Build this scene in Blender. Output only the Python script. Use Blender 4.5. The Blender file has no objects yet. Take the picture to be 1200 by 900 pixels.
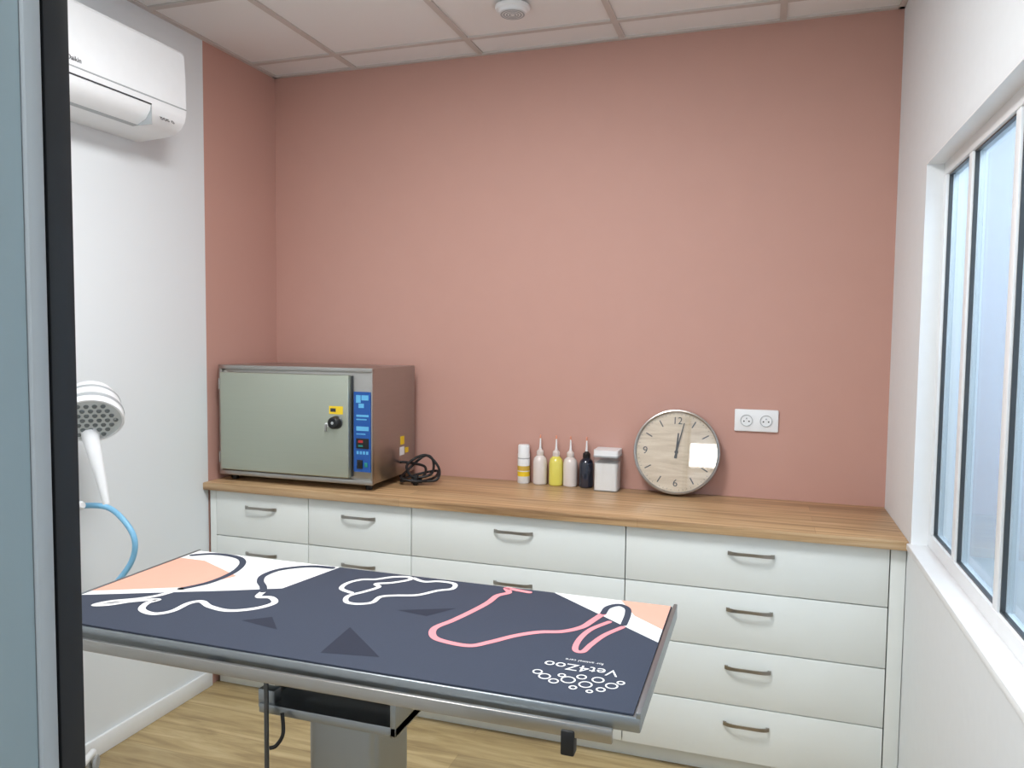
import bpy, bmesh, math, random
from mathutils import Vector, Matrix
random.seed(3)
scn = bpy.context.scene
COL = scn.collection

# ------------------------------------------------------------------ helpers
def lin(c):
    c = c/255.0
    return c/12.92 if c <= 0.04045 else ((c+0.055)/1.055)**2.4
def rgb(r, g, b): return (lin(r), lin(g), lin(b), 1.0)

def mat(name, col, rough=0.5, metal=0.0, spec=0.5, emis=None, estr=0.0, bump=None, var=None, coat=0.0):
    m = bpy.data.materials.new(name); m.use_nodes = True
    nt = m.node_tree; b = nt.nodes['Principled BSDF']
    b.inputs['Base Color'].default_value = col
    b.inputs['Roughness'].default_value = rough
    b.inputs['Metallic'].default_value = metal
    b.inputs['Specular IOR Level'].default_value = spec
    b.inputs['Coat Weight'].default_value = coat
    if emis:
        b.inputs['Emission Color'].default_value = emis
        b.inputs['Emission Strength'].default_value = estr
    tc = nt.nodes.new('ShaderNodeTexCoord')
    sc, st, amt = var if var else ((6, 6, 6), 0.02, 1)
    mp = nt.nodes.new('ShaderNodeMapping'); mp.inputs['Scale'].default_value = sc
    nz = nt.nodes.new('ShaderNodeTexNoise'); nz.inputs['Detail'].default_value = amt
    nt.links.new(tc.outputs['Object'], mp.inputs[0]); nt.links.new(mp.outputs[0], nz.inputs[0])
    mx = nt.nodes.new('ShaderNodeMix'); mx.data_type = 'RGBA'
    mx.inputs[6].default_value = tuple(max(0, c*(1-st)) for c in col[:3])+(1,)
    mx.inputs[7].default_value = tuple(min(1, c*(1+st)) for c in col[:3])+(1,)
    nt.links.new(nz.outputs[0], mx.inputs[0]); nt.links.new(mx.outputs[2], b.inputs['Base Color'])
    if bump:
        n2 = nt.nodes.new('ShaderNodeTexNoise'); n2.inputs['Scale'].default_value = bump[0]; n2.inputs['Detail'].default_value = 2
        nt.links.new(tc.outputs['Object'], n2.inputs[0])
        bp = nt.nodes.new('ShaderNodeBump'); bp.inputs['Strength'].default_value = bump[1]; bp.inputs['Distance'].default_value = 0.002
        nt.links.new(n2.outputs[0], bp.inputs['Height']); nt.links.new(bp.outputs[0], b.inputs['Normal'])
    return m

def empty(name, loc=(0, 0, 0), rot=(0, 0, 0)):
    o = bpy.data.objects.new(name, None); o.location = loc; o.rotation_euler = rot
    o.empty_display_size = 0.05; COL.objects.link(o); return o

def obj(name, bm, mats, parent=None, smooth=False, loc=None):
    me = bpy.data.meshes.new(name); bm.to_mesh(me); bm.free()
    for m in (mats if isinstance(mats, (list, tuple)) else [mats]): me.materials.append(m)
    if smooth:
        for p in me.polygons: p.use_smooth = True
        try: me.set_sharp_from_angle(angle=math.radians(35))
        except Exception: pass
    o = bpy.data.objects.new(name, me); COL.objects.link(o)
    if parent: o.parent = parent
    if loc: o.location = loc
    return o

def addbox(bm, lo, hi, bev=0, seg=2, mi=0):
    g = bmesh.ops.create_cube(bm, size=1)
    vs = g['verts']
    for v in vs:
        v.co = Vector([lo[i]+(v.co[i]+.5)*(hi[i]-lo[i]) for i in range(3)])
    fs = set(f for v in vs for f in v.link_faces)
    for f in fs: f.material_index = mi
    if bev:
        es = list(set(e for v in vs for e in v.link_edges))
        r = bmesh.ops.bevel(bm, geom=es, offset=bev, segments=seg, affect='EDGES', profile=.5)
        for f in r['faces']: f.material_index = mi

def box(name, lo, hi, m, bev=0, parent=None, seg=2):
    bm = bmesh.new(); addbox(bm, lo, hi, bev, seg)
    return obj(name, bm, m, parent, smooth=bev > 0)

def boxes(name, L, m, bev=0, parent=None):
    bm = bmesh.new()
    for lo, hi in L: addbox(bm, lo, hi, bev)
    return obj(name, bm, m, parent, smooth=bev > 0)

def lathe(name, prof, m, parent=None, seg=40, loc=(0, 0, 0), mids=None, M=None):
    bm = bmesh.new(); rings = []
    for r, z in prof:
        if r < 1e-6: rings.append([bm.verts.new((0, 0, z))])
        else: rings.append([bm.verts.new((r*math.cos(2*math.pi*i/seg), r*math.sin(2*math.pi*i/seg), z)) for i in range(seg)])
    for k in range(len(rings)-1):
        A, B = rings[k], rings[k+1]
        for i in range(seg):
            j = (i+1) % seg
            if len(A) == 1 and len(B) == 1: continue
            if len(A) == 1: f = bm.faces.new((A[0], B[i], B[j]))
            elif len(B) == 1: f = bm.faces.new((A[i], A[j], B[0]))
            else: f = bm.faces.new((A[i], A[j], B[j], B[i]))
            if mids: f.material_index = mids[k]
    bmesh.ops.recalc_face_normals(bm, faces=bm.faces)
    if M: bmesh.ops.transform(bm, matrix=M, verts=bm.verts)
    bmesh.ops.translate(bm, vec=Vector(loc), verts=bm.verts)
    return obj(name, bm, m, parent, smooth=True)

def smoothpts(P, n=8, closed=False):
    P = [Vector(p) for p in P]; out = []
    N = len(P)
    rng = range(N if closed else N-1)
    for i in rng:
        if closed: a, b, c, d = P[(i-1) % N], P[i], P[(i+1) % N], P[(i+2) % N]
        else: a, b, c, d = P[max(i-1, 0)], P[i], P[i+1], P[min(i+2, N-1)]
        for k in range(n):
            t = k/n
            out.append(.5*((2*b)+(c-a)*t+(2*a-5*b+4*c-d)*t*t+(3*b-a-3*c+d)*t**3))
    if not closed: out.append(P[-1])
    return out

def tube(name, P, rad, m, parent=None, n=8, seg=12, smooth=True, closed=False):
    pts = smoothpts(P, n, closed) if smooth else [Vector(p) for p in P]
    bm = bmesh.new(); rings = []
    N = len(pts); nrm = None
    for i, p in enumerate(pts):
        if closed: t = (pts[(i+1) % N]-pts[i-1]).normalized()
        else: t = (pts[min(i+1, N-1)]-pts[max(i-1, 0)]).normalized()
        if nrm is None:
            nrm = t.orthogonal().normalized()
        nrm = (nrm-t*nrm.dot(t)).normalized(); b = t.cross(nrm)
        r = rad(i/(N-1)) if callable(rad) else rad
        rings.append([bm.verts.new(p+(nrm*math.cos(2*math.pi*k/seg)+b*math.sin(2*math.pi*k/seg))*r) for k in range(seg)])
    for i in range(N if closed else N-1):
        A, B = rings[i], rings[(i+1) % N]
        for k in range(seg):
            j = (k+1) % seg; bm.faces.new((A[k], A[j], B[j], B[k]))
    if not closed:
        bm.faces.new(rings[0][::-1]); bm.faces.new(rings[-1])
    bmesh.ops.recalc_face_normals(bm, faces=bm.faces)
    return obj(name, bm, m, parent, smooth=True)

def prism(name, prof, axis, a, b, m, parent=None, bev=0, smooth=True):
    bm = bmesh.new()
    def P(u, v, w):
        return {0: (w, u, v), 1: (u, w, v), 2: (u, v, w)}[axis]
    A = [bm.verts.new(P(u, v, a)) for u, v in prof]; B = [bm.verts.new(P(u, v, b)) for u, v in prof]
    n = len(prof)
    bm.faces.new(A); bm.faces.new(B[::-1])
    for i in range(n): bm.faces.new((A[i], B[i], B[(i+1) % n], A[(i+1) % n]))
    bmesh.ops.recalc_face_normals(bm, faces=bm.faces)
    if bev:
        bmesh.ops.bevel(bm, geom=list(bm.edges), offset=bev, segments=2, affect='EDGES')
    return obj(name, bm, m, parent, smooth=smooth)

def ribbon(name, P, w, z, m, parent, closed=False, n=8):
    pts = smoothpts([(x, y, 0) for x, y in P], n, closed)
    bm = bmesh.new(); L = []; N = len(pts)
    for i, p in enumerate(pts):
        t = (pts[(i+1) % N]-pts[i-1]) if closed else (pts[min(i+1, N-1)]-pts[max(i-1, 0)])
        t.normalize(); nn = Vector((-t.y, t.x, 0))*w/2
        L.append((bm.verts.new((p.x+nn.x, p.y+nn.y, z)), bm.verts.new((p.x-nn.x, p.y-nn.y, z))))
    for i in range(N if closed else N-1):
        a, b = L[i], L[(i+1) % N]
        try: bm.faces.new((a[1], b[1], b[0], a[0]))
        except ValueError: pass
    if not closed:
        for p in (pts[0], pts[-1]):
            c = [bm.verts.new((p.x+math.cos(k*math.pi/8)*w/2, p.y+math.sin(k*math.pi/8)*w/2, z+.00005)) for k in range(16)]
            bm.faces.new(c)
    return obj(name, bm, m, parent)

def poly(name, P, z, m, parent):
    bm = bmesh.new(); bm.faces.new([bm.verts.new((x, y, z)) for x, y in P])
    bmesh.ops.recalc_face_normals(bm, faces=bm.faces)
    for f in bm.faces:
        if f.normal.z < 0: f.normal_flip()
    return obj(name, bm, m, parent)

def text(name, s, size, loc, rot, m, parent, ext=0.0002):
    c = bpy.data.curves.new(name, 'FONT'); c.body = s; c.size = size; c.extrude = ext
    c.align_x = 'CENTER'; c.align_y = 'CENTER'; c.materials.append(m)
    o = bpy.data.objects.new(name, c); o.location = loc; o.rotation_euler = rot; COL.objects.link(o); o.parent = parent
    return o

# ------------------------------------------------------------------ materials
W, HC, CT, CD = 2.634, 2.674, 0.874, 0.517
PINK = rgb(198, 154, 141)
WHITE = rgb(230, 234, 236)
m_pink = mat('pink_paint', PINK, .6, spec=.3, var=((2, 2, 2), .02, 1))
m_white = mat('white_paint', WHITE, .6, spec=.3)
m_ceil = mat('ceiling_tile', rgb(236, 234, 232), .9, var=((150, 150, 150), .04, 1))
m_grid = mat('ceiling_grid_metal', rgb(204, 196, 190), .5)
m_cab = mat('cabinet_laminate', rgb(232, 236, 233), .4, var=((2, 2, 2), .01, 1))
m_cabdark = mat('cabinet_gap', rgb(100, 96, 92), .7)
m_plastic = mat('white_plastic', rgb(240, 242, 243), .35)
m_plasticg = mat('grey_plastic', rgb(170, 174, 176), .4)
m_black = mat('black_rubber', rgb(14, 15, 18), .5)
m_steel = mat('stainless_steel', rgb(176, 174, 170), .3, metal=1.0, var=((2, 2, 60), .05, 2))
m_steeldoor = mat('brushed_steel_door', rgb(184, 190, 176), .45, metal=.85, var=((1.5, 1.5, 90), .03, 2))
m_alu = mat('anodised_aluminium', rgb(160, 166, 170), .35, metal=.9)
m_aludark = mat('dark_steel', rgb(92, 94, 96), .4, metal=.8)
m_handle = mat('brushed_nickel', rgb(164, 160, 154), .28, metal=1.0)
m_navy = mat('mat_navy', rgb(62, 68, 82), .75, spec=.2, var=((160, 160, 160), .25, 3))
m_navy2 = mat('mat_dark_facets', rgb(46, 50, 63), .75, spec=.2, var=((160, 160, 160), .15, 3))
m_matwhite = mat('mat_white', rgb(234, 234, 232), .7, spec=.2)
m_peach = mat('mat_peach', rgb(222, 168, 148), .7, spec=.2)
m_matpink = mat('mat_pink', rgb(228, 146, 152), .7, spec=.2)
m_blue = mat('control_blue', rgb(28, 84, 160), .4)
m_cyan = mat('control_cyan', rgb(100, 180, 225), .4)
m_yellow = mat('sticker_yellow', rgb(240, 205, 40), .5)
m_red = mat('display_red', rgb(150, 40, 50), .4, emis=rgb(255, 40, 30), estr=.15)
m_green = mat('display_green', rgb(30, 110, 110), .4, emis=rgb(40, 200, 160), estr=.1)
m_hose = mat('blue_hose', rgb(130, 190, 225), .35)
m_lens = mat('lamp_lens', rgb(206, 212, 212), .25)
m_leddot = mat('led_dot', rgb(110, 118, 120), .2)
m_print = mat('print_dark', rgb(50, 50, 54), .5)
m_jamb = mat('door_frame_aluminium', rgb(150, 166, 170), .5, var=((3, 3, 1), .03, 1))
m_liqy = mat('yellow_liquid', rgb(226, 214, 96), .2, coat=.5)
m_clear = mat('translucent_plastic', rgb(222, 212, 206), .25, coat=.3)
m_dark = mat('navy_liquid', rgb(28, 32, 48), .15, coat=.6)
m_cotton = mat('white_cotton', rgb(240, 238, 236), .9, bump=(120, .8))
m_red2 = mat('orange_tip', rgb(226, 150, 120), .4)
m_print2 = mat('label_orange', rgb(206, 170, 70), .5, var=((400, 400, 900), .4, 3))

def glassmat(name, tint, rough=.02, diff=0.0, dcol=None, translucent=False, f0=.05, gr=.75):
    """thin glazing: clear/tinted transmission plus angle-dependent reflection, same on both sides"""
    m = bpy.data.materials.new(name); m.use_nodes = True; nt = m.node_tree; nt.nodes.clear()
    o = nt.nodes.new('ShaderNodeOutputMaterial'); t = nt.nodes.new('ShaderNodeBsdfTransparent'); t.inputs[0].default_value = tint
    g = nt.nodes.new('ShaderNodeBsdfGlossy'); g.inputs['Roughness'].default_value = rough
    lw = nt.nodes.new('ShaderNodeLayerWeight'); lw.inputs[0].default_value = .5
    pw = nt.nodes.new('ShaderNodeMath'); pw.operation = 'POWER'; pw.inputs[1].default_value = 5
    ma = nt.nodes.new('ShaderNodeMath'); ma.operation = 'MULTIPLY_ADD'; ma.inputs[1].default_value = gr; ma.inputs[2].default_value = f0
    nt.links.new(lw.outputs['Facing'], pw.inputs[0]); nt.links.new(pw.outputs[0], ma.inputs[0])
    mx = nt.nodes.new('ShaderNodeMixShader'); nt.links.new(ma.outputs[0], mx.inputs[0])
    base = t
    if diff:
        d = nt.nodes.new('ShaderNodeBsdfTranslucent' if translucent else 'ShaderNodeBsdfDiffuse'); d.inputs[0].default_value = dcol or tint
        m2 = nt.nodes.new('ShaderNodeMixShader'); m2.inputs[0].default_value = diff
        nt.links.new(t.outputs[0], m2.inputs[1]); nt.links.new(d.outputs[0], m2.inputs[2]); base = m2
    nt.links.new(base.outputs[0], mx.inputs[1]); nt.links.new(g.outputs[0], mx.inputs[2])
    nt.links.new(mx.outputs[0], o.inputs[0]); return m
m_glass = glassmat('window_glass', (.86, .93, .97, 1), diff=.2, translucent=True)
m_clockglass = glassmat('clock_glass', (.98, .98, .98, 1), f0=.06)
m_jarglass = glassmat('jar_glass', (.96, .97, .97, 1), diff=.1, dcol=(.9, .9, .9, 1))

def woodmat(name, c1, c2, c3, scale, rough=.4, planks=None):
    m = bpy.data.materials.new(name); m.use_nodes = True; nt = m.node_tree; b = nt.nodes['Principled BSDF']
    tc = nt.nodes.new('ShaderNodeTexCoord'); mp = nt.nodes.new('ShaderNodeMapping'); mp.inputs['Scale'].default_value = scale
    nt.links.new(tc.outputs['Object'], mp.inputs[0])
    nz = nt.nodes.new('ShaderNodeTexNoise'); nz.inputs['Scale'].default_value = 1; nz.inputs['Detail'].default_value = 6; nz.inputs['Roughness'].default_value = .6; nz.inputs['Distortion'].default_value = .6
    nt.links.new(mp.outputs[0], nz.inputs[0])
    cr = nt.nodes.new('ShaderNodeValToRGB'); e = cr.color_ramp.elements
    e[0].position = .3; e[0].color = c1; e[1].position = .7; e[1].color = c3
    k = e.new(.5); k.color = c2
    nt.links.new(nz.outputs[0], cr.inputs[0]); out = cr.outputs[0]
    if planks:
        br = nt.nodes.new('ShaderNodeTexBrick'); br.inputs['Scale'].default_value = 1
        br.inputs['Brick Width'].default_value = planks[0]; br.inputs['Row Height'].default_value = planks[1]
        br.inputs['Mortar Size'].default_value = planks[2]; br.offset = .37
        br.inputs['Color1'].default_value = (.88, .87, .86, 1); br.inputs['Color2'].default_value = (1.1, 1.09, 1.07, 1); br.inputs['Mortar'].default_value = planks[3]
        nt.links.new(tc.outputs['Object'], br.inputs[0])
        mu = nt.nodes.new('ShaderNodeMix'); mu.data_type = 'RGBA'; mu.blend_type = 'MULTIPLY'; mu.inputs[0].default_value = 1
        nt.links.new(out, mu.inputs[6]); nt.links.new(br.outputs[0], mu.inputs[7]); out = mu.outputs[2]
    nt.links.new(out, b.inputs['Base Color']); b.inputs['Roughness'].default_value = rough
    return m
m_counter = woodmat('oak_worktop', rgb(132, 100, 68), rgb(190, 155, 114), rgb(214, 184, 146), (1.3, 42, 42), .38,
                    planks=(.9, .085, .001, (.8, .74, .68, 1)))
m_floor = woodmat('oak_vinyl_floor', rgb(138, 116, 80), rgb(174, 152, 110), rgb(196, 176, 134), (2.4, 22, 10), .45,
                  planks=(1.2, .16, .0012, (.75, .7, .65, 1)))
m_clockwood = woodmat('clock_face_wood', rgb(200, 180, 152), rgb(218, 200, 174), rgb(230, 215, 192), (6, 6, 60), .5)

def splitmat():
    m = bpy.data.materials.new('left_wall_paint'); m.use_nodes = True; nt = m.node_tree; b = nt.nodes['Principled BSDF']
    g = nt.nodes.new('ShaderNodeNewGeometry'); s = nt.nodes.new('ShaderNodeSeparateXYZ'); c = nt.nodes.new('ShaderNodeMath'); c.operation = 'GREATER_THAN'; c.inputs[1].default_value = -0.483
    nt.links.new(g.outputs['Position'], s.inputs[0]); nt.links.new(s.outputs['Y'], c.inputs[0])
    mx = nt.nodes.new('ShaderNodeMix'); mx.data_type = 'RGBA'; mx.inputs[6].default_value = WHITE; mx.inputs[7].default_value = PINK
    nt.links.new(c.outputs[0], mx.inputs[0]); nt.links.new(mx.outputs[2], b.inputs['Base Color'])
    b.inputs['Roughness'].default_value = .6; b.inputs['Specular IOR Level'].default_value = .3
    return m
m_left = splitmat()

# ------------------------------------------------------------------ room shell
YF = -2.64
box('floor', (-.12, -4.6, -.06), (4.3, .12, 0), m_floor)
box('wall_back', (-.12, 0, 0), (W+.1, .12, HC+.05), m_pink)
box('wall_left', (-.12, YF-.16, 0), (0, 0, HC+.05), m_left)
OY0, OY1, OZ0, OZ1 = -2.30, -.55, .875, 2.01
boxes('wall_right', [((W, OY1, 0), (W+.1, 0, HC+.05)), ((W, YF-.16, 0), (W+.1, OY0, HC+.05)),
                     ((W, OY0, 0), (W+.1, OY1, OZ0-.012)), ((W, OY0, OZ1), (W+.1, OY1, HC+.05))], m_white)
DX0, DX1, DZ = 1.655, 2.58, 2.10
boxes('wall_front', [((0, YF-.16, 0), (DX0, YF, HC+.05)), ((DX1, YF-.16, 0), (W, YF, HC+.05)), ((DX0, YF-.16, DZ), (DX1, YF, HC+.05))], m_white)
m_corr = mat('corridor_paint', rgb(216, 226, 238), .6)
box('wall_corridor_right', (3.75, -4.6, 0), (3.87, .92, HC), m_corr)
box('wall_corridor_back', (W+.1, .8, 0), (3.75, .92, HC), m_corr)
box('wall_corridor_left', (W+.1, .12, 0), (W+.2, .8, HC), m_corr)
box('wall_corridor_front', (-.12, -4.72, 0), (3.87, -4.6, HC), m_corr)
box('floor_corridor', (W+.1, .12, -.06), (3.87, .92, 0), m_floor)

ceil = empty('ceiling')
boxes('ceiling_tiles', [((0, YF, HC+.006), (W, 0, HC+.05))], m_ceil, parent=ceil)
boxes('corridor_ceiling', [((W+.1, -4.6, HC), (3.87, .92, HC+.05)), ((-.12, -4.6, HC), (W+.1, YF-.16, HC+.05))], m_ceil, parent=ceil)
x0, y0 = .4248, .182
bars = []
xs = [x0+.6*k for k in range(0, 4)]; ys = [-(y0+.6*k) for k in range(0, 5)]
for x in xs: bars.append(((x-.012, YF, HC-.001), (x+.012, 0, HC+.008)))
for y in ys: bars.append(((0, y-.012, HC-.0014), (W, y+.012, HC+.008)))
bars += [((0, -.02, HC-.002), (W, 0, HC+.008)), ((0, YF, HC-.002), (.02, 0, HC+.008)), ((W-.02, YF, HC-.002), (W, 0, HC+.008)), ((0, YF, HC-.002), (W, YF+.02, HC+.008))]
boxes('ceiling_t_bars', bars, m_grid, parent=ceil)

def baseboard(name, lo, hi): box(name, lo, hi, m_plastic, bev=.003)
baseboard('baseboard_left', (0, YF, 0), (.013, -.485, .068))
baseboard('baseboard_right', (W-.013, YF, 0), (W, -.52, .068))
baseboard('baseboard_front', (.013, YF, 0), (DX0-.05, YF+.013, .068))

# ------------------------------------------------------------------ interior window
win = empty('window_1')
FX0, FX1 = W+.044, W+.08
fr = []
fr.append(((FX0, OY0, OZ0), (FX1, OY1, OZ0+.04)))
fr.append(((FX0, OY0, OZ1-.04), (FX1, OY1, OZ1)))
fr.append(((FX0, OY1-.035, OZ0+.04), (FX1, OY1, OZ1-.04)))
fr.append(((FX0, OY0, OZ0+.04), (FX1, OY0+.035, OZ1-.04)))
mull = [-.855, -1.245, -1.635, -2.0]
for y in mull: fr.append(((FX0+.002, y-.017, OZ0+.04), (FX1-.002, y+.017, OZ1-.04)))
boxes('frame', fr, m_plastic, bev=.002, parent=win)
ed = sorted(mull+[OY1-.035+.017, OY0+.035-.017])
gb = []
for a, b in zip(ed[:-1], ed[1:]):
    a2, b2 = a+.017, b-.017
    for lo, hi in [((FX0+.008, a2, OZ0+.04), (FX0+.018, a2+.004, OZ1-.04)), ((FX0+.008, b2-.004, OZ0+.04), (FX0+.018, b2, OZ1-.04)),
                   ((FX0+.008, a2, OZ0+.04), (FX0+.018, b2, OZ0+.044)), ((FX0+.008, a2, OZ1-.044), (FX0+.018, b2, OZ1-.04))]:
        gb.append((lo, hi))
boxes('glazing_gasket', gb, m_aludark, parent=win)
boxes('glass_panes', [((FX0+.02, a+.015, OZ0+.035), (FX0+.024, b-.015, OZ1-.035)) for a, b in zip(ed[:-1], ed[1:])], m_glass, parent=win)
box('sill_board', (W-.012, OY0-.01, OZ0-.02), (FX1, OY1+.01, OZ0), m_plastic, bev=.003, parent=win)
boxes('reveal_lining', [((W-.002, OY1-.004, OZ0), (FX0, OY1, OZ1)), ((W-.002, OY0, OZ1-.004), (FX0, OY1, OZ1)), ((W-.002, OY0, OZ0), (FX0, OY0+.004, OZ1))], m_plastic, parent=win)

# ------------------------------------------------------------------ doorway frame
dr = empty('door_1')
JX = 1.6865
box('jamb_left_body', (DX0-.0, YF-.17, 0), (JX-.006, YF-.003, DZ), m_jamb, bev=.003, parent=dr)
box('jamb_left_cover', (JX-.007, YF-.168, 0), (JX-.002, YF-.041, DZ-.02), m_jamb, bev=.001, parent=dr)
box('jamb_left_stop', (JX-.007, YF-.0405, 0), (JX+.0015, YF-.0255, DZ-.02), m_plasticg, bev=.003, parent=dr)
box('jamb_seal', (JX-.007, YF-.0235, 0), (JX+.0005, YF-.001, DZ-.02), m_black, bev=.002, parent=dr)
box('head', (JX-.006, YF-.17, DZ-.03), (DX1, YF+.004, DZ), m_jamb, bev=.003, parent=dr)
box('jamb_right', (DX1-.03, YF-.17, 0), (DX1, YF+.004, DZ-.03), m_jamb, bev=.003, parent=dr)

# ------------------------------------------------------------------ cabinets
cab = empty('drawer_cabinet')
FY = -.49
box('carcass', (.012, FY+.02, .075), (2.622, -.002, CT-.034), m_cabdark, parent=cab)
box('plinth', (.012, -.44, 0), (2.622, -.42, .0745), m_cab, parent=cab)
box('filler_right', (2.589, FY+.002, .0), (2.632, FY+.0195, CT-.031), m_cab, bev=.001, parent=cab)
box('filler_left', (.012, FY+.004, .075), (.043, FY+.0195, CT-.031), m_cab, bev=.001, parent=cab)
cols = [(.045, .487), (.487, .939), (.939, 1.757), (1.757, 2.587)]
rows = [.843, .652, .455, .262, .072]
g = .0018
for ci, (a, b) in enumerate(cols):
    for ri in range(4):
        zt, zb = rows[ri], rows[ri+1]
        box(f'drawer_front_{ci+1}_{ri+1}', (a+g, FY, zb+g), (b-g, FY+.019, zt-g), m_cab, bev=.0012, parent=cab)
        cx = (a+b)/2; z = zt-.062; hw = .074
        bm = bmesh.new(); N = 18; sec = []
        for k in range(N+1):
            t = -1+2*k/N; x = cx+t*hw; off = .020*(1-abs(t)**4)+.002; zz = z+.003*(1-t*t)
            hh = .0050+.0014*t*t
            sec.append([bm.verts.new((x, FY-off-dy, zz+dz)) for dy, dz in ((0, -hh), (.004, -hh), (.004, hh), (0, hh))])
        for k in range(N):
            for q in range(4): bm.faces.new((sec[k][q], sec[k+1][q], sec[k+1][(q+1) % 4], sec[k][(q+1) % 4]))
        bm.faces.new(sec[0]); bm.faces.new(sec[-1][::-1])
        for s_ in (-1, 1): addbox(bm, (cx+s_*(hw-.006)-.005, FY-.008, z-.005), (cx+s_*(hw-.006)+.005, FY+.001, z+.005))
        bmesh.ops.recalc_face_normals(bm, faces=bm.faces)
        obj(f'bow_handle_{ci+1}_{ri+1}', bm, m_handle, cab, smooth=True)
box('worktop', (.001, -CD, CT-.03), (W-.001, -.001, CT), m_counter, bev=.0025, parent=cab)

# ------------------------------------------------------------------ oven
ov = empty('laboratory_oven')
ox0, ox1, oy0, oy1, oz0, oz1 = .028, .748, -.445, -.06, .902, 1.36
box('body', (ox0, oy0+.012, oz0), (ox1, oy1, oz1), m_steel, bev=.004, parent=ov)
bm = bmesh.new()
t = .016
for lo, hi in [((ox0-.001, oy0, oz0-.002), (ox1+.001, oy0+.016, oz0+t)), ((ox0-.001, oy0, oz1-t), (ox1+.001, oy0+.016, oz1+.001)),
               ((ox0-.001, oy0, oz0+t), (ox0+t, oy0+.016, oz1-t)), ((ox1-.006, oy0, oz0+t), (ox1+.001, oy0+.016, oz1-t))]:
    addbox(bm, lo, hi, .0015)
obj('front_surround', bm, m_steel, ov, smooth=True)
dx0, dx1, dz0, dz1 = ox0+.022, .655, oz0+.024, oz1-.028
box('door_panel', (dx0, oy0-.022, dz0), (dx1, oy0+.010, dz1), m_steeldoor, bev=.005, parent=ov, seg=3)
box('door_gasket', (dx0+.004, oy0-.002, dz0+.004), (dx1+.004, oy0+.0115, dz1-.002), m_aludark, parent=ov)
for z in (dz0+.05, dz1-.05):
    lathe('hinge', [(0, 0), (.006, 0), (.006, .045), (0, .045)], m_steel, ov, 14, (dx0-.006, oy0-.014, z-.022))
Mx = Matrix.Rotation(math.radians(90), 4, 'X')
lathe('knob_plate', [(0, 0), (.026, 0), (.026, .004), (.024, .006), (0, .006)], m_aludark, ov, 28, (.604, oy0-.022, 1.146), M=Mx)
lathe('knob', [(0, 0), (.023, 0), (.025, .008), (.023, .024), (.018, .028), (0, .028)], m_black, ov, 28, (.604, oy0-.028, 1.146), M=Mx)
lathe('knob_button', [(0, .028), (.006, .028), (.005, .030), (0, .030)], m_plasticg, ov, 16, (.604, oy0-.028, 1.146), M=Mx)
lathe('latch_pin', [(0, 0), (.009, 0), (.009, .02), (0, .022)], m_plastic, ov, 16, (.570, oy0-.022, 1.136), M=Mx)
box('key', (.566, oy0-.05, 1.112), (.574, oy0-.043, 1.14), m_steel, bev=.001, parent=ov)
box('warning_label', (.57, oy0-.0228, 1.178), (.632, oy0-.0218, 1.21), m_yellow, parent=ov)
box('warning_label_print', (.576, oy0-.0231, 1.187), (.60, oy0-.0227, 1.201), m_print, parent=ov)
cx0, cx1 = .668, .742
box('control_strip', (cx0, oy0-.002, .952), (cx1, oy0+.002, 1.268), m_blue, parent=ov)
yy = oy0-.0035
boxes('logo_tiles', [((.679, yy, 1.225), (.699, yy+.002, 1.255)), ((.703, yy, 1.235), (.733, yy+.002, 1.255)), ((.69, yy, 1.205), (.713, yy+.002, 1.222))], m_cyan, parent=ov)
boxes('label_lines', [((.680, yy, 1.17), (.734, yy+.002, 1.178)), ((.680, yy, 1.157), (.725, yy+.002, 1.162)), ((.680, yy, 1.115), (.734, yy+.002, 1.132)), ((.680, yy, 1.10), (.72, yy+.002, 1.104))], m_cyan, parent=ov)
box('display', (.680, yy-.002, 1.045), (.735, yy+.002, 1.085), m_black, bev=.001, parent=ov)
box('display_digits', (.690, yy-.0026, 1.068), (.71, yy, 1.078), m_red, parent=ov)
box('display_setpoint', (.690, yy-.0026, 1.052), (.71, yy, 1.059), m_green, parent=ov)
boxes('keypad', [((.681+.014*k, yy, 1.022), (.690+.014*k, yy+.002, 1.034)) for k in range(4)], m_cyan, parent=ov)
box('power_switch', (.684, yy-.004, .965), (.708, yy+.002, 1.0), m_black, bev=.002, parent=ov)
box('pilot_lamp', (.716, yy-.002, .972), (.73, yy+.002, .99), m_green, bev=.002, parent=ov)
for x in (ox0+.04, ox1-.04):
    for y in (oy0+.05, oy1-.04):
        lathe('rubber_foot', [(0, CT+.0005), (.014, CT+.0005), (.016, oz0), (0, oz0)], m_black, ov, 16, (x, y, 0))
box('side_label_yellow', (ox1, -.20, 1.03), (ox1+.0008, -.165, 1.065), m_yellow, parent=ov)
box('side_label_white', (ox1, -.205, .985), (ox1+.0008, -.165, 1.02), m_plastic, parent=ov)
box('side_label_small', (ox1, -.155, .99), (ox1+.0008, -.125, 1.012), m_yellow, parent=ov)
zc = CT+.014
coil = [(ox1-.01, -.20, .955), (ox1+.02, -.20, .958), (ox1+.045, -.17, .95), (.83, -.13, .93), (.85, -.20, .90), (.80, -.27, zc+.004), (.74+.03, -.23, zc), (.80, -.14, zc+.01), (.88, -.12, .915), (.90, -.19, .90), (.86, -.26, zc+.004),
        (.79, -.27, zc+.014), (.775, -.20, zc+.03), (.82, -.12, .975), (.87, -.14, .965), (.895, -.21, zc+.03), (.83, -.25, zc+.02), (.78, -.20, zc+.06), (.84, -.15, .985), (.91, -.17, .94), (.925, -.22, zc+.01), (.86, -.235, zc)]
tube('mains_cable', [(x, y, max(z, zc-.002)) for x, y, z in coil], .0055, m_black, ov, n=8, seg=10)
box('cable_tie', (.835, -.262, CT+.001), (.855, -.245, zc+.03), m_black, bev=.003, parent=ov)
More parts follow.
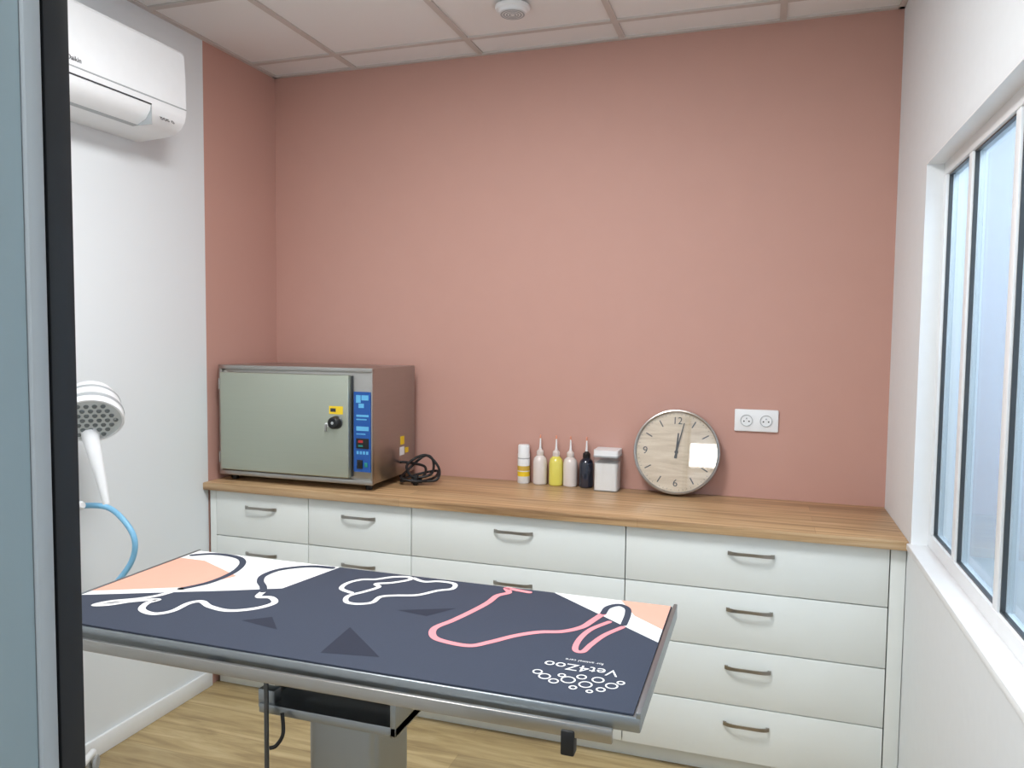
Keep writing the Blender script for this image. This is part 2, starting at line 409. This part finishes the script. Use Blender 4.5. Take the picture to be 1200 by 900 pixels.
tube('mains_plug', [(.86, -.225, zc+.002), (.845, -.232, zc+.003), (.82, -.245, zc+.003)], .012, m_black, ov, n=4, seg=14)

# ------------------------------------------------------------------ bottles and jar
by = -.034
def spray(x, y):
    e = empty('spray_can', (x, y, CT+.0005))
    lathe('can', [(0, 0), (.024, 0), (.026, .003), (.026, .122), (.0245, .128), (.0245, .156), (.022, .162), (0, .163)], m_plastic, e, 32)
    lathe('label', [(.0263, .030), (.0263, .050)], m_yellow, e, 32)
    lathe('label_print', [(.0266, .054), (.0266, .074)], m_print2, e, 32)
    lathe('label_band', [(.0266, .104), (.0266, .108)], m_plasticg, e, 32)
spray(1.242, by)
def dropper(x, y, body):
    e = empty('dropper_bottle', (x, y, CT+.0005))
    R = .0295
    prof = [(0, 0), (R-.003, 0), (R, .004), (R, .094), (R*.86, .11), (R*.55, .119), (.013, .123)]
    lathe('bottle_body', prof, [body], e, 32)
    lathe('cap', [(.0145, .121), (.0155, .123), (.0150, .139), (.009, .145), (.006, .149), (0, .149)], m_clear if body is not m_dark else m_black, e, 24)
    lathe('nozzle', [(.006, .147), (.0042, .157), (.0018, .205), (0, .207)], m_plastic, e, 16)
    lathe('nozzle_tip', [(.0026, .193), (.0036, .195), (.0028, .207), (0, .208)], m_red2, e, 16)
for x, b in [(1.314, m_clear), (1.383, m_liqy), (1.444, m_clear), (1.512, m_dark)]: dropper(x, by, b)
jar = empty('cotton_canister', (1.604, -.053, CT+.0005))
R = .049
def rsq(h, r=.012, n=5):
    P = []
    for cx, cy, a0 in ((h-r, h-r, 0), (-h+r, h-r, 90), (-h+r, -h+r, 180), (h-r, -h+r, 270)):
        for k in range(n+1):
            a = math.radians(a0+90*k/n); P.append((cx+r*math.cos(a), cy+r*math.sin(a)))
    return P
prism('glass_body', rsq(R), 2, 0, .138, m_jarglass, jar)
prism('cotton_content', rsq(R-.003), 2, .004, .112, m_cotton, jar)
prism('lid_rim', rsq(R+.002), 2, .138, .144, m_plasticg, jar)
prism('lid', rsq(R+.001), 2, .144, .166, m_plastic, jar, bev=0)

# ------------------------------------------------------------------ clock
th = math.radians(-10)
ck = empty('wall_clock', (1.877, -.051, 1.043), (th, 0, 0))
R = .167
My = Matrix.Rotation(math.radians(90), 4, 'X')
lathe('case', [(0, -.02), (R-.004, -.02), (R, -.016), (R, .014), (R-.002, .019), (R-.006, .02), (R-.010, .017), (R-.011, .006), (0, .006)], m_steel, ck, 72, M=My)
lathe('dial', [(0, .0066), (R-.0108, .0066)], m_clockwood, ck, 72, M=My)
lathe('glass', [(0, .0145), (R-.0106, .0145), (R-.0106, .0135), (0, .0135)], m_clockglass, ck, 72, M=My)
for s_, a in (('12', 0), ('3', 90), ('6', 180), ('9', 270)):
    rr = .122
    text('numeral_'+s_, s_, .040, (rr*math.sin(math.radians(a)), -.0076, rr*math.cos(math.radians(a))), (math.radians(90), 0, 0), m_print, ck)
bm = bmesh.new()
for k in range(60):
    a = math.radians(6*k)
    big = k % 5 == 0
    if k % 15 == 0: continue
    r1, r2, w = (.112, .140, .0022) if big else (.146, .151, .0006)
    vs = []
    for rr, ss in ((r1, -1), (r1, 1), (r2, 1), (r2, -1)):
        vs.append(bm.verts.new((rr*math.sin(a)+ss*w*math.cos(a), -.0074, rr*math.cos(a)-ss*w*math.sin(a))))
    bm.faces.new(vs)
obj('minute_marks', bm, m_print, ck)
def hand(name, ang, L, w, y):
    a = math.radians(ang); bm = bmesh.new(); d = Vector((math.sin(a), 0, math.cos(a))); n = Vector((math.cos(a), 0, -math.sin(a)))
    P = [d*-.025+n*w, d*L+n*w*.6, d*L-n*w*.6, d*-.025-n*w]
    A = [bm.verts.new(p+Vector((0, y, 0))) for p in P]; B = [bm.verts.new(p+Vector((0, y-.001, 0))) for p in P]
    bm.faces.new(A); bm.faces.new(B[::-1])
    for i in range(4): bm.faces.new((A[i], B[i], B[(i+1) % 4], A[(i+1) % 4]))
    bmesh.ops.recalc_face_normals(bm, faces=bm.faces)
    obj(name, bm, m_black, ck)
hand('hour_hand', 4, .075, .0045, -.0085); hand('minute_hand', 13, .118, .003, -.0105)
lathe('hub', [(0, .007), (.007, .007), (.007, .0125), (0, .0128)], m_black, ck, 20, M=My)

# ------------------------------------------------------------------ double socket
so = empty('double_wall_socket', (2.172, -.001, 1.176))
box('plate', (-.081, -.010, -.043), (.081, 0, .043), m_plastic, bev=.004, parent=so, seg=3)
for sx in (-.036, .036):
    lathe('socket_ring', [(.0225, 0), (.0225, .004), (.0212, .004), (.0205, -.0), (0, -.001)], m_plasticg, so, 32, (sx, -.0098, 0), M=My)
    lathe('socket_well', [(0, .0005), (.0205, .0005)], m_plastic, so, 32, (sx, -.0102, 0), M=My)
    for dx in (-.0095, .0095):
        lathe('pin_hole', [(0, .0012), (.0028, .0012)], m_black, so, 12, (sx+dx, -.0102, -.003), M=My)
    lathe('earth_pin', [(0, .007), (.0022, .006), (.0026, 0)], m_alu, so, 12, (sx, -.0102, .008), M=My)

# ------------------------------------------------------------------ air conditioner
ac = empty('air_conditioner')
ay0, ay1 = -1.62, -.830
prof = [(.001, 2.478), (.185, 2.484), (.205, 2.481), (.213, 2.472), (.218, 2.40), (.221, 2.30), (.220, 2.262), (.213, 2.236), (.197, 2.214), (.172, 2.198), (.14, 2.191), (.03, 2.184), (.001, 2.182)]
prism('housing', prof, 1, ay0, ay1, m_plastic, ac, bev=.003)
prism('panel_seam', [(.2195, 2.281), (.2223, 2.280), (.2223, 2.2765), (.2195, 2.276)], 1, ay0+.012, ay1-.004, m_plasticg, ac)
prism('air_flap', [(.2180, 2.250), (.2145, 2.234), (.197, 2.2105), (.166, 2.1935), (.164, 2.1895), (.199, 2.2065), (.2175, 2.232), (.2215, 2.250)], 1, ay0+.05, ay1-.17, m_plastic, ac)
boxes('flap_gap', [((.14, ay1-.169, 2.188), (.2212, ay1-.166, 2.252))], m_plasticg, parent=ac)
prism('flap_seam', [(.2195, 2.2565), (.2215, 2.2565), (.2218, 2.2530), (.2185, 2.2530)], 1, ay0+.05, ay1-.166, m_print, ac)
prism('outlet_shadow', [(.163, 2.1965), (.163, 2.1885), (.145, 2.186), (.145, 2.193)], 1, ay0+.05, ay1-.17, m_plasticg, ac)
text('display_mark', '8o8 o', .028, (.2105, ay1-.085, 2.2250), (math.radians(58), 0, math.radians(90)), m_print, ac)
text('maker_mark', 'Daikin', .02, (.2232, ay1-.47, 2.300), (math.radians(90), 0, math.radians(90)), m_print, ac)

# ------------------------------------------------------------------ round ceiling detector
sd = empty('smoke_detector', (1.30, -.42, HC))
lathe('base', [(0, -.0015), (.062, -.0015), (.064, -.006), (.060, -.014), (.052, -.018), (.048, -.026), (.040, -.030), (0, -.031)], m_plastic, sd, 48)
for k in range(4):
    lathe('vent_ring', [(.044-.010*k, -.0305-.0003*k), (.040-.010*k, -.0312-.0003*k), (.038-.010*k, -.0305)], m_plasticg, sd, 40)

# ------------------------------------------------------------------ examination lamp on castor stand
lp = empty('examination_lamp')
px, py = .20, -1.40
lathe('pole', [(0, .07), (.014, .07), (.014, 1.32), (.016, 1.325), (.016, 1.36), (0, 1.362)], m_plastic, lp, 20, (px, py, 0))
lathe('base_hub', [(0, .055), (.045, .055), (.045, .085), (.03, .1), (.02, .14), (0, .14)], m_plastic, lp, 28, (px, py, 0))
for k, (a, L) in enumerate(((118, .29), (50, .22), (-60, .27), (-120, .27))):
    d = Vector((math.cos(math.radians(a)), math.sin(math.radians(a)), 0))
    p0 = Vector((px, py, .075)); p1 = p0+d*L+Vector((0, 0, -.012))
    tube(f'base_leg_{k+1}', [p0+d*.03, p0+d*.15, p1], .012, m_plastic, lp, n=4)
    wv = Vector((-d.y, d.x, 0))
    for s_ in (-1, 1):
        c = Vector((p1.x, p1.y, .0255))+wv*.009*s_
        Mr = Matrix.Translation(c) @ wv.to_track_quat('Z', 'Y').to_matrix().to_4x4()
        lathe('castor_wheel', [(0, -.006), (.021, -.006), (.025, -.003), (.025, .003), (.021, .006), (0, .006)], m_plasticg, lp, 24, M=Mr)
    lathe('castor_fork', [(0, .03), (.012, .03), (.012, .06), (.006, .068), (0, .068)], m_plastic, lp, 16, (p1.x, p1.y, 0))
hc = Vector((.215, -1.262, 1.234)); ax = Vector((.56, -.54, -.63)).normalized()
Mh = Matrix.Translation(hc) @ ax.to_track_quat('Z', 'Y').to_matrix().to_4x4() @ Matrix.Scale(1.08, 4)
lathe('head_shell', [(0, -.105), (.022, -.103), (.044, -.094), (.062, -.076), (.074, -.050), (.081, -.018), (.086, .010), (.087, .022), (.084, .028), (.079, .028), (.078, .024)], m_plastic, lp, 48, M=Mh)
lathe('head_band', [(.0842, -.006), (.0865, -.001), (.0872, .004), (.0865, .009)], m_plasticg, lp, 48, M=Mh)
lathe('head_groove', [(.0765, -.046), (.0785, -.042), (.0785, -.039), (.0775, -.036)], m_plasticg, lp, 48, M=Mh)
lathe('lens', [(0, .025), (.078, .0245)], m_lens, lp, 48, M=Mh)
for i in range(-3, 4):
    for j in range(-3, 4):
        x, y = i*.021+(j % 2)*.0105, j*.0185
        if x*x+y*y < .067**2:
            lathe('led', [(0, .0295), (.0055, .0285), (.007, .0252)], m_leddot, lp, 12, M=Mh @ Matrix.Translation((x, y, 0)))
tube('grip', [(.195, -1.25, 1.18), (.218, -1.255, 1.115), (.240, -1.255, 1.04), (.262, -1.255, .955)], lambda t: .027-.017*t, m_plastic, lp, n=6, seg=20)
tube('arm', [(px, py, 1.33), (px-.05, py+.02, 1.38), (px-.09, py+.07, 1.37), tuple(hc-ax*.09)], .010, m_plastic, lp)
tube('blue_hose', [(px-.02, py+.05, .93), (.13, -1.25, .935), (.20, -1.2, .93), (.27, -1.2, .895), (.315, -1.2, .835), (.30, -1.2, .76), (.25, -1.23, .68), (.2, -1.3, .60), (px-.01, py+.03, .52)], .009, m_hose, lp)
lathe('hose_connector', [(0, -.02), (.014, -.02), (.014, .02), (.01, .028), (0, .028)], m_plastic, lp, 18, M=Matrix.Translation((.135, -1.25, .936)) @ Matrix.Rotation(math.radians(75), 4, 'Y'))
box('hose_clamp', (px-.03, py-.02, .90), (px+.02, py+.05, .96), m_plastic, bev=.006, parent=lp)
box('hose_clamp_lower', (px-.02, py-.018, .50), (px+.018, py+.03, .54), m_plastic, bev=.006, parent=lp)

# ------------------------------------------------------------------ examination table
tb = empty('examination_table')
TX0, TX1, TY0, TY1, TZ = .72, 2.014, -1.905, -1.38, .886
box('tray', (TX0-.006, TY0-.004, TZ-.03), (TX1+.012, TY1+.006, TZ-.004), m_alu, bev=.003, parent=tb)
boxes('tray_lip', [((TX1+.004, TY0-.004, TZ-.006), (TX1+.012, TY1+.006, TZ+.004)), ((TX0-.006, TY0-.004, TZ-.006), (TX0-.001, TY1+.006, TZ+.002))], m_alu, bev=.001, parent=tb)
box('padded_mat', (TX0, TY0, TZ-.0045), (TX1, TY1, TZ), m_navy, bev=.0015, parent=tb)
for nm, ya, yb in (('front', TY0-.022, TY0-.012), ('back', TY1+.018, TY1+.028)):
    box(f'rail_{nm}', (TX0-.01, ya, TZ-.046), (TX1-.03, yb, TZ-.022), m_steel, bev=.002, parent=tb)
boxes('rail_spacers', [((x-.012, TY0-.014, TZ-.044), (x+.012, TY0+.03, TZ-.028)) for x in (.8, 1.2, 1.6, 1.93)] + [((x-.012, TY1-.03, TZ-.044), (x+.012, TY1+.02, TZ-.028)) for x in (.8, 1.2, 1.6, 1.93)], m_aludark, parent=tb)
boxes('sub_frame', [((TX0+.04, TY0+.06, TZ-.062), (TX1-.05, TY0+.10, TZ-.03)), ((TX0+.04, TY1-.10, TZ-.062), (TX1-.05, TY1-.06, TZ-.03)),
                    ((TX0+.04, TY0+.06, TZ-.0615), (TX0+.08, TY1-.06, TZ-.031)), ((TX1-.09, TY0+.06, TZ-.0615), (TX1-.05, TY1-.06, TZ-.031))], m_aludark, bev=.002, parent=tb)
box('end_latch', (1.900, TY0-.026, TZ-.076), (1.923, TY0-.004, TZ-.034), m_black, bev=.003, parent=tb)
cxx, cyy = 1.372, -1.645
prism('column_outer', [(cxx+u, cyy+v) for u, v in rsq(.082, .02)], 2, .045, .668, m_alu, tb)
prism('column_inner', [(cxx+u, cyy+v) for u, v in rsq(.066, .015)], 2, .668, .70, m_steel, tb)
boxes('tilt_yoke', [((1.205, -1.775, .692), (1.525, -1.535, .712)), ((1.512, -1.775, .69), (1.525, -1.535, .80)), ((1.205, -1.72, .69), (1.218, -1.56, .80)), ((1.20, -1.77, .70), (1.24, -1.745, .74))], m_alu, bev=.002, parent=tb)
boxes('top_beam', [((1.14, -1.76, .79), (1.60, -1.54, .826))], m_aludark, bev=.003, parent=tb)
tube('tilt_shaft', [(1.18, -1.66, .76), (1.56, -1.66, .76)], .016, m_steel, tb, smooth=False)
tube('gas_spring', [(1.26, -1.60, .74), (1.47, -1.60, .79)], .014, m_black, tb, smooth=False)
tube('release_rod', [(1.235, -1.79, .80), (1.235, -1.79, .55), (1.24, -1.79, .42)], .005, m_aludark, tb, smooth=False)
tube('release_lever', [(1.27, -1.785, .705), (1.275, -1.79, .665), (1.262, -1.795, .64), (1.25, -1.80, .635)], .004, m_black, tb)
prism('base_plate', [(cxx+u*1.25, cyy+v) for u, v in rsq(.27, .04)], 2, 0, .03, m_alu, tb)
prism('base_cover', [(cxx+u*1.3, cyy+v) for u, v in rsq(.11, .03)], 2, .03, .06, m_aludark, tb)

# printed artwork on the mat
Z1, Z2, Z3, Z4 = TZ+.0003, TZ+.0006, TZ+.0009, TZ+.0012
poly('print_white_left', [(.7215, -1.3815), (1.165, -1.3815), (1.125, -1.575), (1.02, -1.63), (.7215, -1.772)], Z1, m_matwhite, tb)
poly('print_peach_left', [(.7215, -1.455), (.80, -1.455), (.965, -1.535), (.91, -1.645), (.7215, -1.742)], Z2, m_peach, tb)
poly('print_white_right', [(1.74, -1.3815), (2.0125, -1.3815), (2.0125, -1.60)], Z1, m_matwhite, tb)
poly('print_peach_right', [(1.90, -1.3815), (2.0125, -1.3815), (2.0125, -1.53), (1.945, -1.47)], Z2, m_peach, tb)
poly('print_facet_1', [(1.445, -1.613), (1.564, -1.558), (1.522, -1.624)], Z1, m_navy2, tb)
poly('print_facet_2', [(1.413, -1.867), (1.40, -1.735), (1.528, -1.847)], Z1, m_navy2, tb)
poly('print_facet_3', [(1.167, -1.779), (1.268, -1.797), (1.215, -1.74)], Z1, m_navy2, tb)
ribbon('print_dog_back', [(.735, -1.425), (.775, -1.397), (.83, -1.393), (.878, -1.408), (.915, -1.45), (.938, -1.52), (.935, -1.60), (.905, -1.66)], .017, Z3, m_navy, tb)
ribbon('print_dog_rear', [(.905, -1.66), (.893, -1.71), (.866, -1.748), (.822, -1.782), (.806, -1.812), (.835, -1.80), (.866, -1.765), (.91, -1.738), (.905, -1.765), (.925, -1.80), (.968, -1.812), (.993, -1.785), (.992, -1.735), (1.01, -1.715), (1.05, -1.735), (1.105, -1.742), (1.15, -1.712), (1.168, -1.668), (1.14, -1.640), (1.11, -1.645), (1.098, -1.61)], .015, Z3, m_matwhite, tb)
ribbon('print_dog_chest', [(1.098, -1.61), (1.075, -1.58), (1.045, -1.55), (1.025, -1.51), (1.03, -1.46), (1.06, -1.423), (1.10, -1.40), (1.15, -1.395)], .017, Z4, m_navy, tb)
ribbon('print_rabbit', [(1.295, -1.548), (1.258, -1.53), (1.250, -1.49), (1.268, -1.455), (1.30, -1.44), (1.33, -1.41), (1.365, -1.395), (1.38, -1.412), (1.35, -1.45), (1.318, -1.47), (1.335, -1.49), (1.32, -1.53), (1.30, -1.57), (1.315, -1.605), (1.345, -1.61), (1.372, -1.59), (1.372, -1.55), (1.40, -1.53), (1.446, -1.51), (1.478, -1.465), (1.505, -1.44), (1.495, -1.405), (1.455, -1.40), (1.42, -1.415), (1.385, -1.40)], .012, Z3, m_matwhite, tb)
ribbon('print_cat', [(1.685, -1.402), (1.655, -1.397), (1.625, -1.392), (1.640, -1.42), (1.622, -1.45), (1.618, -1.50), (1.605, -1.56), (1.585, -1.63), (1.567, -1.68), (1.580, -1.72), (1.61, -1.738), (1.667, -1.742), (1.70, -1.71), (1.735, -1.665), (1.775, -1.63), (1.82, -1.61), (1.852, -1.573), (1.865, -1.53), (1.878, -1.48)], .015, Z3, m_matpink, tb)
ribbon('print_cat_leg', [(1.90, -1.525), (1.872, -1.58), (1.862, -1.64), (1.866, -1.69), (1.882, -1.695), (1.89, -1.655), (1.905, -1.60), (1.932, -1.545)], .012, Z3, m_matpink, tb)
ribbon('print_tail_curl', [(1.878, -1.48), (1.880, -1.44), (1.90, -1.415), (1.922, -1.43), (1.93, -1.47), (1.932, -1.53)], .014, Z4, m_navy, tb)
text('print_logo', 'Vet4Zoo', .038, (1.895, -1.768, Z2), (0, 0, math.pi), m_matwhite, tb, ext=0)
text('print_tagline', 'for animal care', .012, (1.895, -1.738, Z2), (0, 0, math.pi), m_matwhite, tb, ext=0)
pr = [(1.825, -1.808, .008), (1.842, -1.822, .010), (1.862, -1.835, .008), (1.870, -1.808, .006), (1.885, -1.822, .012), (1.905, -1.803, .008), (1.918, -1.83, .011), (1.935, -1.805, .010), (1.947, -1.84, .007), (1.962, -1.82, .010), (1.975, -1.803, .006), (1.90, -1.848, .006), (1.93, -1.853, .005)]
for x, y, r in pr:
    ribbon('print_paw_ring', [(x+r*math.cos(a*math.pi/5), y+r*math.sin(a*math.pi/5)) for a in range(10)], .003, Z2, m_matwhite, tb, closed=True, n=3)

# ------------------------------------------------------------------ lights
lpn = empty('ceiling_light_panel')
xa, xb, ya, yb = xs[1]+.014, xs[2]-.014, ys[3]+.014, ys[2]-.014
m_led = mat('led_diffuser', rgb(250, 250, 250), .5, emis=(1, .98, .97, 1), estr=8)
box('diffuser', (xa, ya, HC-.004), (xb, yb, HC+.005), m_led, parent=lpn)
boxes('bezel', [((xa-.004, ya-.004, HC-.006), (xb+.004, ya+.01, HC+.004)), ((xa-.004, yb-.01, HC-.006), (xb+.004, yb+.004, HC+.004)), ((xa-.004, ya, HC-.006), (xa+.01, yb, HC+.004)), ((xb-.01, ya, HC-.006), (xb+.004, yb, HC+.004))], m_plastic, parent=lpn)
hl = empty('added_reflection_light')  # added light, unseen behind the camera, makes the white reflection in the clock glass
box('added_light_backplate', (1.30, -4.6, 1.83), (1.96, -4.57, 2.09), m_plastic, bev=.004, parent=hl)
box('added_light_face', (1.32, -4.575, 1.85), (1.94, -4.54, 2.07), mat('added_light_face', rgb(250, 250, 250), .5, emis=(1, 1, 1, 1), estr=14), bev=.006, parent=hl)  # glowing face of the added light, mirrored by the clock glass
def area(name, loc, sx, sy, P, col, rot=(0, 0, 0)):
    l = bpy.data.lights.new(name, 'AREA'); l.shape = 'RECTANGLE'; l.size = sx; l.size_y = sy; l.energy = P; l.color = col
    o = bpy.data.objects.new(name, l); o.location = loc; o.rotation_euler = rot; COL.objects.link(o); return o
area('ceiling_panel_light', ((xa+xb)/2, (ya+yb)/2, HC-.012), .55, .55, 34, (.96, .98, 1))
area('corridor_light', (3.25, -1.0, HC-.02), .6, 2.4, 42, (.88, .94, 1))
area('hall_light', (2.1, -3.75, HC-.02), 1.2, .6, 24, (.9, .96, 1))

w = bpy.data.worlds.new('world'); scn.world = w; w.use_nodes = True
w.node_tree.nodes['Background'].inputs[0].default_value = (.85, .92, 1, 1); w.node_tree.nodes['Background'].inputs[1].default_value = .5

# ------------------------------------------------------------------ camera
cam = bpy.data.cameras.new('camera'); cam.sensor_width = 36; cam.lens = 898.82*36/1200; cam.clip_start = .02
co = bpy.data.objects.new('camera', cam); COL.objects.link(co)
yaw, pit, rol = .3185, .0604, .0107
fw = Vector((-math.sin(yaw)*math.cos(pit), math.cos(yaw)*math.cos(pit), -math.sin(pit)))
r = Vector((math.cos(yaw), math.sin(yaw), 0)); u = r.cross(fw)
c, s = math.cos(rol), math.sin(rol)
r2 = r*c+u*s; u2 = u*c-r*s
M = Matrix(((r2.x, u2.x, -fw.x, 2.198), (r2.y, u2.y, -fw.y, -3.1041), (r2.z, u2.z, -fw.z, 1.4863), (0, 0, 0, 1)))
co.matrix_world = M
scn.camera = co
scn.view_settings.view_transform = 'Standard'
scn.view_settings.look = 'None'
scn.view_settings.exposure = 0
